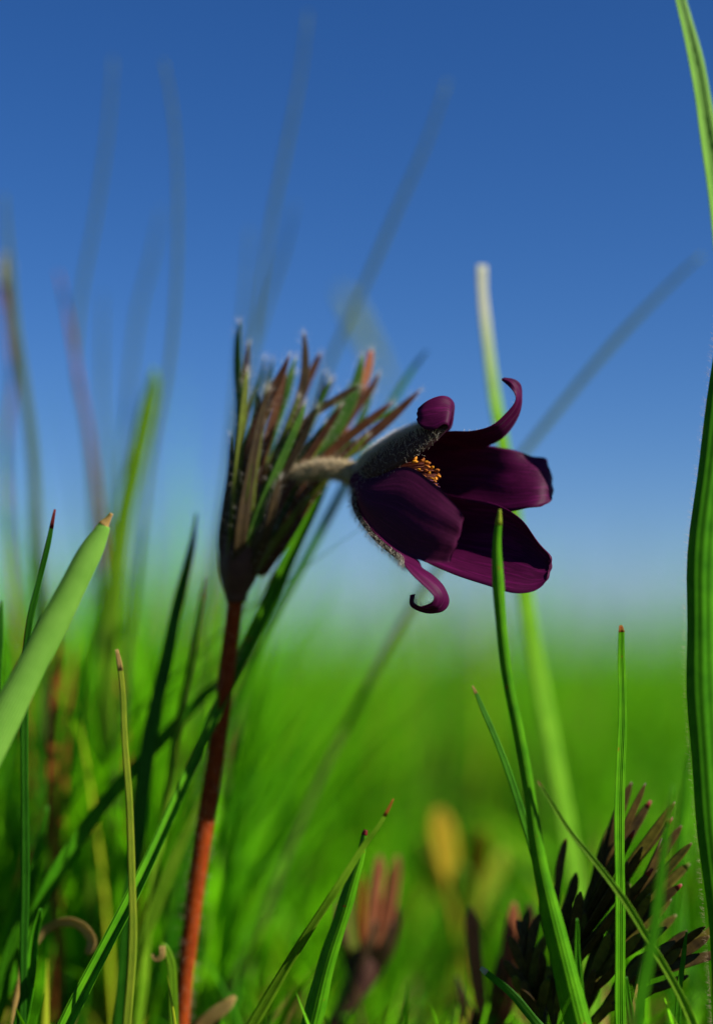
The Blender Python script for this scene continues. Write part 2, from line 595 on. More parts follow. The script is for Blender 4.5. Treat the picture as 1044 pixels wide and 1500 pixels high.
blade('long folded blade with bright edges passing behind the flower stem to the bracts',
      [(500, 640, 5, 190), (472, 712, 15, 175), (440, 785, 20, 160), (400, 872, 21, 140), (352, 972, 20, 118), (305, 1075, 18, 75), (255, 1182, 17, 30),
       (200, 1298, 19, -20), (150, 1398, 21, -50), (100, 1497, 24, -75)],
      M['fresh'], fold=1.15, face=-0.22, n=60)
blade('shaded slanting blade crossing low behind the long folded blade',
      [(345, 985, 5, 190), (305, 1012, 15, 180), (255, 1062, 19, 160), (200, 1122, 21, 140), (140, 1195, 22, 120), (85, 1275, 24, 100), (50, 1345, 22, 95)],
      M['plain'], fold=0.3, face=0.5)
blade('folded upright blade with a tiny red tip, two halves pressed together',
      [(537, 1216, 6, -80), (533, 1228, 11, -80), (526, 1262, 16, -80), (512, 1312, 22, -80), (494, 1375, 26, -80), (474, 1445, 30, -80), (455, 1512, 32, -80)],
      M['fresh'], fold=-1.1, face=0.35, tip=M['redtip'], tip_frac=0.035, tip_name='red_tip')
blade('bright lime blade with a brown point crossing over the red-tipped folded blade',
      [(576, 1170, 2, -105), (568, 1186, 6, -105), (552, 1214, 9, -104), (528, 1245, 12, -100), (490, 1302, 15, -95), (452, 1362, 17, -70), (410, 1430, 19, -25), (366, 1510, 21, 20)],
      M['lime'], fold=0.3, face=0.6, tip=M['rust'], tip_frac=0.09)
blade('strong green blade with a yellow-red point overlapping the lowest back tepal',
      [(731, 746, 4, -118), (730, 765, 9, -118), (728, 800, 13, -118), (730, 860, 17, -118), (736, 930, 17, -118), (745, 1000, 16, -116), (757, 1070, 16, -114),
       (772, 1160, 17, -112), (781, 1215, 20, -112), (793, 1280, 25, -112), (811, 1360, 31, -112), (831, 1435, 35, -112), (850, 1512, 38, -112)],
      M['fresh'], fold=-0.5, face=-0.2, tip=M['yellow'], tip_frac=0.05, n=60, tip_name='yellow_tip')
blade('short thin blade with a tan point running down into the strong green blade',
      [(691, 1004, 2, -90), (700, 1022, 6, -90), (722, 1072, 9, -92), (748, 1142, 10, -95), (770, 1212, 11, -98), (790, 1290, 12, -100), (815, 1400, 13, -102)],
      M['plain'], tip=M['straw'], tip_frac=0.04)
blade('straight upright channelled blade with rust spots in front of the dark leaf tuft',
      [(908, 916, 5, -75), (908, 930, 10, -75), (908, 975, 13, -75), (909, 1050, 14, -75), (908, 1140, 16, -75), (906, 1250, 17, -75), (906, 1370, 17, -75), (905, 1505, 18, -75)],
      M['fresh'], fold=0.7, face=0.4, tip=M['rust'], tip_frac=0.025, tip_name='rust_tip')
blade('fine straight blade slanting across the dark leaf tuft',
      [(787, 1144, 2, -120), (797, 1160, 5, -120), (830, 1211, 7, -120), (872, 1263, 8, -120), (915, 1322, 10, -120), (955, 1388, 11, -120), (990, 1450, 12, -120), (1018, 1508, 13, -120)],
      M['lime'], fold=0.7, tip=M['straw'], tip_frac=0.04)
blade('short upright blade standing right beside the foot of the strong green blade',
      [(844, 1345, 3, -105), (845, 1372, 7, -105), (847, 1420, 10, -105), (851, 1475, 11, -105), (856, 1520, 12, -105)],
      M['plain'], fold=0.6)
blade('low blade with a pale cut end leaning left below the orange-brown shoot',
      [(704, 1418, 6, -60), (712, 1425, 9, -60), (742, 1450, 11, -60), (775, 1485, 13, -60), (800, 1515, 14, -60)],
      M['plain'], tip=M['ivory'], tip_frac=0.08, tip_name='pale_tip')
blade('tall arching smooth blade bowing over at the top beside the open sky',
      [(985, -60, 8, 60), (996, 0, 18, 60), (1012, 75, 25, 60), (1027, 155, 28, 60), (1040, 235, 30, 60), (1052, 330, 32, 60), (1066, 450, 34, 60),
       (1080, 600, 36, 60), (1090, 800, 38, 60), (1094, 1100, 38, 60), (1094, 1500, 38, 60)],
      M['pale'], fold=0.7, face=0.3, n=60)
hairy_pts = [(1082, 380, 20, -68), (1070, 480, 44, -68), (1060, 640, 66, -68), (1047, 800, 80, -68), (1044, 950, 84, -68), (1050, 1100, 80, -68), (1060, 1260, 72, -68), (1070, 1420, 66, -68), (1074, 1510, 64, -68)]
hb = blade('broad ribbed deep green blade fringed with fine white hairs', hairy_pts, M['plain'], fold=-0.4, face=0.43, n=60)
P = WA([(x, y, d) for x, y, w, d in hairy_pts])
Q = catmull(np.hstack([P, np.array([[w * S] for _, _, w, _ in hairy_pts])]), 400)
T_, Wd_, N_ = frames(Q[:, :3], -FWD, 0.43)
edge_pt = None
for sgn in (1, -1):
    e = Q[:, :3] + sgn * Wd_ * Q[:, 3:4] * 0.5 + N_ * (0.5 * -0.4) * Q[:, 3:4] * 0.5
    idx = rng.integers(0, 400, 700)
    V, F = hair_mesh(e[idx], unit(sgn * Wd_[idx] - 0.5 * T_[idx] * 0 + np.array([0, 0, 0.4])), 0.0011, 0.000012, 0.15, 0.25)
    h = mesh_obj('edge_hair', V, F, M['hair_warm'], parent=hb)
    h['kind'] = 'stuff'

blade('tall pale-tipped blade standing behind the flower and under its long curled tepal',
      [(704, 388, 18, 230), (707, 420, 20, 230), (712, 480, 21, 232), (722, 560, 22, 236), (736, 650, 24, 240), (752, 760, 25, 275), (770, 880, 28, 300), (792, 1010, 31, 315), (822, 1160, 32, 325)],
      M['bleach'], fold=0.08, face=0.55)
blade('straight slender stalk slanting up to the right behind the flower',
      [(1028, 374, 4, 420), (985, 412, 6, 420), (900, 500, 8, 415), (800, 620, 9, 410), (700, 750, 9, 400), (600, 895, 10, 395), (535, 1010, 10, 390)],
      M['hazel'], fold=0.2)
blade('thin blade slanting up to the right between the bracts and the flower',
      [(625, 514, 3, 260), (600, 548, 7, 260), (560, 612, 10, 258), (500, 720, 12, 256), (440, 830, 13, 252), (390, 930, 13, 250), (330, 1080, 13, 250)],
      M['plain'], fold=0.2)
SKY = 'blurred grass stalks standing against the sky'


def stalk(label, pts, mat, **k):
    pts = [(x, y, w * (0.72 if w < 12 else 1.0), d) for x, y, w, d in pts]
    return blade(label, pts, mat, fold=0.2, name='grass_stalk', cat='grass stalk', group=SKY, n=36, thick=0.0004, **k)


stalk('tall faint stalk nodding left at its tip, left of the bract cluster', [(240, 88, 4, 430), (252, 150, 6, 430), (259, 240, 7, 430), (259, 400, 8, 430), (247, 540, 9, 430), (222, 680, 10, 425), (200, 860, 10, 420)], M['hazel'])
stalk('tall faint stalk with a bowed lower half, beside the taller nodding stalk', [(166, 84, 4, 520), (158, 190, 6, 520), (142, 310, 8, 520), (120, 430, 8, 520), (112, 540, 9, 515), (128, 640, 10, 510), (140, 800, 10, 505)], M['hazel'])
stalk('tallest faint stalk rising directly above the bract cluster', [(452, 18, 4, 480), (440, 110, 6, 480), (420, 215, 8, 480), (396, 330, 8, 480), (378, 450, 9, 480), (360, 620, 9, 480), (345, 820, 10, 480)], M['hazel'])
stalk('tall faint stalk leaning strongly right above the flower', [(656, 118, 4, 470), (622, 215, 7, 470), (580, 310, 9, 470), (532, 420, 10, 470), (480, 540, 10, 468), (430, 680, 10, 465), (390, 850, 10, 460)], M['hazel'])
stalk('shorter faint stalk leaning right just above the bract cluster', [(432, 298, 3, 560), (415, 370, 7, 560), (390, 450, 8, 560), (360, 560, 9, 560), (330, 720, 9, 560)], M['hazel'])
stalk('short faint upright stalk above the outermost green bract tip', [(366, 335, 3, 560), (360, 420, 6, 560), (352, 520, 8, 560), (335, 680, 9, 560)], M['hazel'])
stalk('faint reddish stalk bent at the middle beside the tall pair', [(86, 398, 4, 500), (100, 460, 7, 500), (112, 540, 9, 500), (132, 640, 9, 500), (150, 780, 10, 500)], M['rust'])
stalk('faint straight stalk half as tall as its nodding neighbour', [(238, 305, 3, 650), (222, 380, 7, 650), (202, 460, 9, 650), (190, 560, 9, 650), (180, 700, 10, 650)], M['hazel'])
stalk('thin upright faint stalk below the bowed stalk', [(152, 430, 3, 600), (150, 520, 7, 600), (152, 640, 9, 600), (160, 800, 10, 600)], M['hazel'])
stalk('bright green blurred blade rising over the pale blade tip', [(226, 540, 10, 420), (220, 580, 22, 420), (206, 650, 26, 418), (186, 740, 28, 415), (170, 850, 28, 410), (160, 980, 26, 405)], M['lime'])
stalk('rust-coloured leaning stalk with a bleached seed head', [(8, 372, 6, 560), (8, 392, 18, 560), (10, 420, 16, 560), (12, 470, 9, 560), (18, 560, 10, 560), (8, 660, 11, 560), (14, 800, 11, 555), (30, 960, 11, 550)], M['rust'], tip=M['ivory'], tip_frac=0.14, tip_name='seed_head')
stalk('green arching stalk beside the rust-coloured stalk', [(8, 285, 4, 430), (14, 360, 9, 430), (22, 480, 12, 430), (40, 600, 13, 430), (52, 720, 14, 425), (60, 860, 14, 420)], M['hazel'])
stalk('short pale blurred seed stalk behind the bract tips', [(500, 425, 8, 1300), (510, 445, 18, 1300), (530, 485, 20, 1300), (556, 535, 12, 1300), (575, 600, 6, 1300), (590, 760, 6, 1300)], M['yellow'])
stalk('rust-brown dead stalk low among green grass under the broad pale blade', [(88, 930, 5, 300), (84, 980, 14, 300), (78, 1060, 16, 300), (76, 1150, 14, 300), (82, 1280, 12, 300)], M['rust'])
stalk('thin orange dead stalk leaning among grass left of the shaded blade', [(110, 950, 4, 340), (104, 1010, 9, 340), (98, 1090, 10, 340), (92, 1200, 10, 340)], M['rust'])

blade('curled tan dead blade arching over low in the grass', [(128, 1398, 9, 60), (136, 1378, 16, 60), (122, 1356, 18, 62), (95, 1350, 16, 66), (66, 1362, 14, 70), (40, 1400, 14, 76), (30, 1460, 14, 80)],
      M['straw'], fold=0.3, face=0.4)
blade('small pale blade with a hooked dry tip left of the flower stem', [(222, 1398, 5, 40), (228, 1405, 7, 40), (237, 1400, 9, 40), (239, 1384, 10, 40), (246, 1396, 12, 40), (252, 1430, 13, 40), (254, 1510, 14, 40)],
      M['lime'], fold=0.3, tip=M['straw'], tip_frac=0.22)
blade('tan dead leaf fragment leaning low right of the flower stem', [(345, 1460, 5, 90), (335, 1468, 16, 90), (315, 1485, 20, 92), (290, 1510, 20, 95)], M['straw'], fold=0.2)
blade('green double-ribbed blade at the foot of the curled dead blade', [(60, 1330, 4, 20), (54, 1360, 12, 20), (46, 1420, 18, 15), (28, 1510, 20, 10)], M['plain'], fold=0.8)
blade('soft green blade leaning right behind the narrow yellowish blade', [(312, 1130, 4, 150), (285, 1190, 12, 150), (250, 1270, 18, 150), (215, 1360, 20, 148), (185, 1460, 20, 145)], M['lime'], fold=0.3)
blade('green blade leaning right behind the foot of the thin reddish-pointed blade', [(70, 1180, 4, 120), (60, 1230, 12, 120), (40, 1310, 16, 120), (10, 1410, 18, 118), (-20, 1500, 18, 115)], M['plain'], fold=0.4)
blade('thin dark blade edge standing left of the thin reddish-pointed blade', [(3, 880, 4, 30), (0, 930, 10, 30), (-4, 1000, 12, 30), (-8, 1150, 13, 28), (-10, 1300, 13, 25)], M['deep'])
blade('short bright blade below the fine slanting blade in front of dark leaves', [(978, 1480, 4, -90), (985, 1495, 8, -90), (998, 1525, 12, -90)], M['lime'], fold=0.5)
blade('soft upright blade behind the dark leaf tuft near the hairy blade', [(1010, 1080, 3, 160), (1002, 1160, 10, 160), (992, 1270, 14, 160), (985, 1400, 15, 155), (980, 1510, 15, 150)], M['plain'], fold=0.3)
blade('soft green blade leaning across the dark leaf tuft', [(985, 1150, 3, -230), (975, 1230, 10, -230), (962, 1330, 15, -230), (945, 1420, 18, -232), (930, 1510, 20, -235)], M['plain'], fold=0.3)
blade('thin green blade standing among the lowest dark leaves', [(1005, 1365, 3, -60), (1000, 1400, 7, -60), (994, 1460, 9, -60), (990, 1520, 9, -60)], M['plain'], fold=0.5)
blade('slim green blade at the foot of the channelled upright blade', [(916, 1430, 3, -90), (920, 1460, 8, -90), (926, 1515, 10, -90)], M['plain'], fold=0.5)

# ------------------------------------------------------------------ the dark pasqueflower in the middle
plant = empty('pasqueflower', tuple(W(262, 1640, 90)))
px0 = plant.matrix_world.translation
plant.location = (px0[0], px0[1], float(ground_z(px0[0], px0[1])))
plant.matrix_world.translation = plant.location
plant['_w'] = [float(q) for q in plant.location]
tag(plant, 'nodding dark purple pasqueflower on a hairy red stem with feathery bracts', 'flower')

sp = [(346, 868, 13.0, 108), (342, 905, 12, 108), (335, 960, 12.2, 107), (326, 1040, 12.5, 106), (314, 1120, 13, 104), (300, 1210, 13.2, 102), (287, 1300, 13, 100), (276, 1390, 12.5, 98), (268, 1470, 12, 95), (263, 1540, 12.5, 93), (261, 1600, 14, 92)]
P = WA([(x, y, d) for x, y, r, d in sp]); r = np.array([r * S for _, _, r, _ in sp])
P, r = to_ground(P, r)
Q = catmull(np.hstack([P, r[:, None]]), 70)
V, F, uv = tube_mesh(Q[:, :3], Q[:, 3], 16)
stem = mesh_obj('stem', V, F, M['stem'], parent=plant, uv=uv)


def tube_hair(Q, n, L, r=0.00003, down=0.0, name='hair', parent=None, mat='hair', curl=0.3, jit=0.3):
    T, Wd, N = frames(Q[:, :3], -FWD)
    i = rng.integers(0, len(Q), n)
    a = rng.uniform(0, 2 * math.pi, n)[:, None]
    nn = Wd[i] * np.cos(a) + N[i] * np.sin(a)
    f = rng.uniform(-0.5, 0.5, (n, 1))
    seg = np.linalg.norm(np.gradient(Q[:, :3], axis=0), axis=1)[i][:, None]
    pts = Q[i, :3] + nn * Q[i, 3:4] * 0.97 + T[i] * f * seg * 1.1
    V, F = hair_mesh(pts, nn + down * np.array([0, 0, -1.0]), L, r, curl, jit)
    o = mesh_obj(name, V, F, M[mat], parent=parent)
    o['kind'] = 'stuff'
    return o


tube_hair(Q, 2600, 0.0016, 0.000016, 0.1, parent=stem, mat='hair_warm')

# the peduncle: bent part of the stem above the bracts
pp = [(350, 850, 12, 106), (360, 795, 11.5, 106), (380, 742, 11.5, 102), (408, 708, 12.5, 92), (442, 692, 13.5, 75), (478, 687, 14, 58), (505, 690, 15, 44), (526, 700, 18, 32)]
P = WA([(x, y, d) for x, y, r, d in pp]); r = np.array([r * S for _, _, r, _ in pp])
Q = catmull(np.hstack([P, r[:, None]]), 50)
V, F, uv = tube_mesh(Q[:, :3], Q[:, 3], 16)
ped = mesh_obj('peduncle', V, F, M['peduncle'], parent=plant, uv=uv)
tube_hair(Q[14:], 3800, 0.0011, 0.000018, -0.05, parent=ped, mat='hair_cream', curl=0.5, jit=0.5)

# involucre: a cup out of which the narrow bract segments rise
cp = [(346, 880, 12.5), (346, 868, 15), (347, 856, 20), (349, 842, 25), (351, 826, 28), (353, 808, 29), (355, 790, 29)]
P = WA([(x, y, 106) for x, y, r in cp]); r = np.array([q[2] * S for q in cp])
Q = catmull(np.hstack([P, r[:, None]]), 24)
V, F, uv = tube_mesh(Q[:, :3], Q[:, 3], 28)
F = F[:-1]
k = 28
# scalloped rim and ribs
Vr = V.reshape(24, k, 3)
ctr = Q[:, None, :3]
wob = 1 + 0.10 * np.sin(np.arange(k) * 2 * math.pi / k * 7)[None, :, None] * np.linspace(0, 1, 24)[:, None, None]
Vr = ctr + (Vr - ctr) * wob
Vr[16:] += np.array([0, 0, 1.0]) * (S * 16 * np.cos(np.arange(k) * 2 * math.pi / k * 7)[None, :, None] * np.linspace(0, 1, 8)[:, None, None])
cup = mesh_obj('involucre', Vr.reshape(-1, 3), F, M['cup'], parent=plant, uv=uv)
sm = cup.modifiers.new('thickness', 'SOLIDIFY'); sm.thickness = 0.0004; sm.offset = -1

# (material, points (x, y, width, depth) tip -> base)
BR = [
    ('bract_g', [(352, 474, 4, 118), (349, 500, 11, 118), (348, 545, 14, 116), (350, 605, 13, 112), (345, 665, 13, 108), (335, 745, 17, 100), (334, 815, 20, 98), (342, 852, 16, 102)]),
    ('bract_r', [(363, 505, 3, 128), (361, 535, 9, 127), (357, 580, 11, 124), (353, 630, 11, 120), (345, 720, 14, 115), (340, 810, 16, 112)]),
    ('bract_g', [(389, 526, 3, 150), (383, 552, 8, 149), (372, 582, 9, 146), (360, 618, 10, 142), (352, 690, 12, 136), (346, 790, 16, 130)]),
    ('bract_r', [(422, 522, 3, 70), (414, 545, 11, 70), (402, 572, 16, 71), (386, 606, 19, 73), (370, 652, 21, 76), (360, 715, 22, 80), (352, 780, 24, 82), (348, 840, 20, 92)]),
    ('bract_g', [(432, 526, 3, 105), (424, 552, 10, 105), (410, 590, 13, 105), (394, 640, 14, 105), (378, 700, 15, 105), (362, 780, 17, 104)]),
    ('bract_d', [(444, 490, 4, 92), (446, 515, 10, 92), (446, 550, 13, 92), (438, 592, 15, 92), (420, 645, 17, 91), (398, 705, 17, 90), (375, 770, 20, 88), (358, 835, 18, 94)]),
    ('bract_r', [(470, 520, 6, 122), (462, 535, 11, 122), (450, 560, 12, 121), (434, 598, 13, 119), (412, 648, 14, 116), (390, 710, 15, 112), (368, 790, 17, 110)]),
    ('bract_g', [(476, 548, 4, 150), (470, 575, 10, 150), (458, 615, 12, 148), (438, 665, 14, 144), (410, 730, 15, 138), (376, 805, 17, 128)]),
    ('bract_d', [(526, 566, 3, 78), (508, 574, 9, 78), (484, 590, 11, 76), (458, 608, 12, 74), (436, 636, 14, 72), (416, 675, 15, 72), (394, 730, 17, 74), (368, 805, 20, 82)]),
    ('bract_g', [(529, 522, 4, 112), (525, 550, 13, 112), (514, 590, 17, 112), (494, 628, 18, 112), (466, 668, 17, 112), (434, 718, 18, 110), (398, 785, 20, 107), (366, 838, 18, 106)]),
    ('bract_p', [(544, 514, 8, 128), (539, 535, 13, 128), (530, 565, 13, 127), (518, 600, 12, 126), (496, 642, 12, 124), (462, 696, 13, 122)]),
    ('bract_r', [(555, 549, 4, 118), (544, 568, 10, 118), (528, 588, 12, 118), (510, 615, 12, 117), (486, 650, 13, 116), (450, 705, 14, 114)]),
    ('bract_g', [(545, 575, 3, 140), (537, 598, 9, 140), (520, 630, 11, 139), (490, 672, 12, 136), (446, 730, 13, 130)]),
    ('bract_r', [(573, 590, 4, 92), (556, 604, 12, 92), (530, 625, 15, 93), (500, 648, 16, 95), (470, 680, 17, 97), (440, 728, 19, 99), (410, 785, 20, 100), (376, 842, 18, 104)]),
    ('bract_r', [(614, 573, 3, 84), (598, 588, 10, 84), (572, 612, 15, 85), (545, 635, 17, 87), (514, 660, 18, 90), (482, 690, 19, 93), (454, 728, 21, 96), (425, 780, 21, 98), (386, 838, 18, 104)]),
    ('bract_g', [(412, 560, 3, 152), (402, 600, 11, 150), (388, 650, 13, 146), (372, 715, 15, 138), (356, 800, 18, 126)]),
    ('bract_d', [(396, 570, 3, 58), (386, 600, 10, 58), (374, 650, 14, 58), (362, 710, 17, 61), (352, 775, 20, 66), (348, 838, 18, 86)]),
    ('bract_o', [(384, 618, 3, 62), (376, 655, 10, 62), (370, 700, 13, 64), (366, 750, 15, 67), (358, 815, 16, 78)]),
    ('bract_o', [(418, 640, 3, 124), (406, 670, 9, 124), (392, 715, 12, 122), (376, 775, 15, 116)]),
    ('bract_d', [(338, 640, 3, 86), (336, 690, 9, 86), (330, 745, 13, 88), (328, 800, 17, 93), (340, 850, 16, 100)]),
    ('bract_d', [(455, 690, 3, 140), (436, 715, 12, 138), (410, 760, 16, 130), (378, 822, 18, 118)]),
    ('bract_d', [(412, 700, 3, 62), (402, 735, 11, 63), (388, 785, 15, 70), (366, 840, 16, 88)]),
    ('bract_r', [(452, 712, 3, 78), (438, 740, 11, 80), (416, 782, 15, 86), (382, 836, 16, 96)]),
]
# fuller fan of segments behind and between
for k in range(26):
    u = (k + rng.uniform(0, 1)) / 26
    tx = 345 + 190 * u + rng.uniform(-10, 10); ty = 545 + 45 * u + rng.uniform(-30, 60)
    bx = 334 + 42 * u; by = 835
    dd = rng.choice([rng.uniform(60, 85), rng.uniform(118, 158)])
    mx_, my_ = bx + (tx - bx) * 0.42, by + (ty - by) * 0.5
    ww = rng.uniform(11, 15)
    BR.append((['bract_g', 'bract_o', 'bract_d', 'bract_r', 'bract_g', 'bract_d'][k % 6],
               [(tx, ty, 3, dd), (tx + (mx_ - tx) * .25, ty + (my_ - ty) * .25, ww * .75, dd), (mx_, my_, ww, dd * .9 + 10), (bx + (mx_ - bx) * .35, by + (my_ - by) * .4, ww * 1.15, dd * .7 + 30), (bx, by, ww, dd * .35 + 68)]))
tips, tipd = [], []
bh_p, bh_d = [], []
for mn, pts in BR:
    P = WA([(x, y, d) for x, y, w, d in pts]); w = np.array([w * S for _, _, w, _ in pts])
    Q = catmull(np.hstack([P, w[:, None]]), 26)
    # a little waviness of its own
    Q[:, :3] += (np.sin(np.linspace(0, 6, 26) + rng.uniform(0, 6))[:, None] * RIGHT + np.cos(np.linspace(0, 5, 26) + rng.uniform(0, 6))[:, None] * FWD) * S * 1.3
    fc = rng.uniform(-0.5, 0.5)
    V, F, uv = strip_mesh(Q[:, :3], Q[:, 3], fc, 0.45, 0.0006, ns=5)
    mesh_obj('bract', V, [tuple(f) for f in F] + caps(26, 10), M[mn], parent=cup, uv=uv)
    T, Wd, N = frames(Q[:, :3], -FWD, fc)
    for kk in range(34):
        i = min(25, int(abs(rng.normal(0, 1.3))))
        bh_p.append(Q[i, :3] + Wd[i] * rng.uniform(-0.4, 0.4) * Q[i, 3]); bh_d.append(-T[i] * 1.3 + rng.normal(0, 0.25, 3))
    for kk in range(110):
        i = int(rng.integers(0, 26)); s = rng.choice([-1, 1])
        bh_p.append(Q[i, :3] + Wd[i] * s * 0.48 * Q[i, 3]); bh_d.append(-T[i] * 0.7 + Wd[i] * s * 0.8 + rng.normal(0, 0.25, 3))
V, F = hair_mesh(np.array(bh_p), np.array(bh_d), 0.0016, 0.00001, 0.3, 0.25)
h = mesh_obj('hair', V, F, M['hair'], parent=cup); h['kind'] = 'stuff'

# flower: receptacle with six tepals, stamens, styles
AX0 = W(522, 704, 30); AX1 = W(690, 735, -75)
axv = unit(AX1 - AX0)
rp = [(-4, 13), (2, 18), (10, 21), (20, 20), (30, 14), (36, 5)]
P = np.array([AX0 + axv * a * S for a, b in rp]); r = np.array([b * S for a, b in rp])
Q = catmull(np.hstack([P, r[:, None]]), 16)
V, F, uv = tube_mesh(Q[:, :3], Q[:, 3], 20)
flower = mesh_obj('flower', V, F, M['tepal_out'], parent=plant, uv=uv)

TEP = {
    'A': [[(522, 707, 20), (520, 698, 26), (527, 693, 38)],
          [(546, 701, -12), (539, 671, 4), (563, 668, 42)],
          [(580, 686, -36), (571, 647, -10), (600, 650, 38)],
          [(616, 664, -52), (606, 630, -28), (634, 640, 20)],
          [(642, 643, -58), (636, 617, -40), (657, 630, -2)],
          [(656, 628, -64), (658, 605, -44), (664, 610, -14)],
          [(650, 622, -68), (659, 592, -46), (665, 594, -20)],
          [(634, 630, -68), (644, 587, -50), (655, 585, -26)],
          [(618, 626, -62), (624, 593, -50), (640, 587, -32)],
          [(612, 614, -52), (612, 602, -46), (618, 594, -38)]],
    'B': [[(527, 693, 36), (530, 692, 44), (531, 700, 48)],
          [(570, 666, 25), (566, 672, 66), (578, 690, 86)],
          [(618, 644, -6), (620, 644, 34), (635, 668, 60)],
          [(655, 633, -20), (660, 640, 10), (668, 656, 40)],
          [(690, 631, -32), (694, 640, -8), (700, 657, 18)],
          [(721, 623, -37), (727, 631, -18), (733, 643, 3)],
          [(744, 604, -38), (751, 608, -22), (757, 615, -6)],
          [(754, 587, -37), (760, 588, -24), (765, 592, -11)],
          [(752, 573, -35), (758, 571, -25), (763, 572, -14)],
          [(745, 562, -32), (750, 560, -26), (755, 559, -18)],
          [(734, 557, -28), (736, 555, -25), (738, 554, -22)]],
    'C': [[(528, 694, 42), (532, 702, 48), (531, 712, 46)],
          [(575, 666, 48), (580, 700, 78), (575, 728, 62)],
          [(630, 650, 42), (640, 695, 64), (635, 745, 48)],
          [(690, 650, 26), (696, 695, 38), (690, 743, 20)],
          [(740, 657, 20), (746, 700, 12), (740, 749, -8)],
          [(774, 666, 26), (783, 702, 4), (774, 745, -20)],
          [(794, 671, 36), (802, 704, 12), (794, 741, -16)],
          [(801, 680, 46), (809, 712, 26), (804, 735, 0)]],
    'D': [[(529, 708, 44), (529, 713, 42), (527, 718, 36)],
          [(575, 725, 58), (575, 752, 54), (560, 767, 22)],
          [(630, 722, 34), (632, 780, 32), (606, 812, -10)],
          [(680, 729, 4), (688, 793, 4), (655, 837, -37)],
          [(726, 739, -16), (738, 800, -16), (708, 857, -58)],
          [(764, 762, -34), (773, 812, -36), (746, 868, -70)],
          [(789, 792, -46), (795, 826, -48), (780, 866, -72)],
          [(801, 812, -54), (807, 830, -54), (797, 856, -66)],
          [(804, 822, -56), (803, 832, -56), (800, 842, -60)]],
    'E': [[(523, 700, 20), (517, 706, 16), (519, 714, 18)],
          [(552, 696, -14), (538, 728, -34), (530, 750, -16)],
          [(597, 684, -48), (580, 738, -66), (558, 786, -50)],
          [(636, 709, -78), (617, 760, -88), (590, 811, -74)],
          [(663, 735, -94), (647, 774, -100), (622, 822, -90)],
          [(675, 750, -100), (666, 783, -102), (643, 824, -94)],
          [(678, 760, -100), (670, 789, -98), (655, 822, -94)],
          [(675, 770, -96), (669, 792, -92), (660, 810, -90)]],
    'F': [[(518, 712, 16), (517, 716, 26), (526, 718, 38)],
          [(527, 750, -14), (520, 748, 10), (550, 762, 34)],
          [(556, 788, -42), (548, 788, -16), (586, 796, 18)],
          [(588, 814, -60), (581, 817, -38), (612, 820, -8)],
          [(594, 829, -66), (602, 830, -48), (618, 832, -26)],
          [(608, 846, -70), (620, 843, -55), (635, 842, -36)],
          [(628, 866, -72), (641, 861, -58), (651, 858, -42)],
          [(636, 876, -72), (648, 877, -58), (657, 880, -44)],
          [(632, 885, -70), (640, 890, -58), (647, 895, -46)],
          [(616, 888, -66), (621, 893, -56), (626, 899, -46)],
          [(606, 880, -60), (604, 885, -55), (602, 889, -50)],
          [(607, 870, -57), (604, 871, -54), (602, 872, -51)]],
}
TLAB = {'A': 'brown hairy upper tepal with its tip rolled back', 'B': 'tepal with a long thin tip curling up',
        'C': 'broad blunt tepal at the back', 'D': 'broad lowest tepal with a notched end',
        'E': 'front tepal seen from outside', 'F': 'tepal under the bell with a hooked tip'}
fh_p, fh_d = [], []
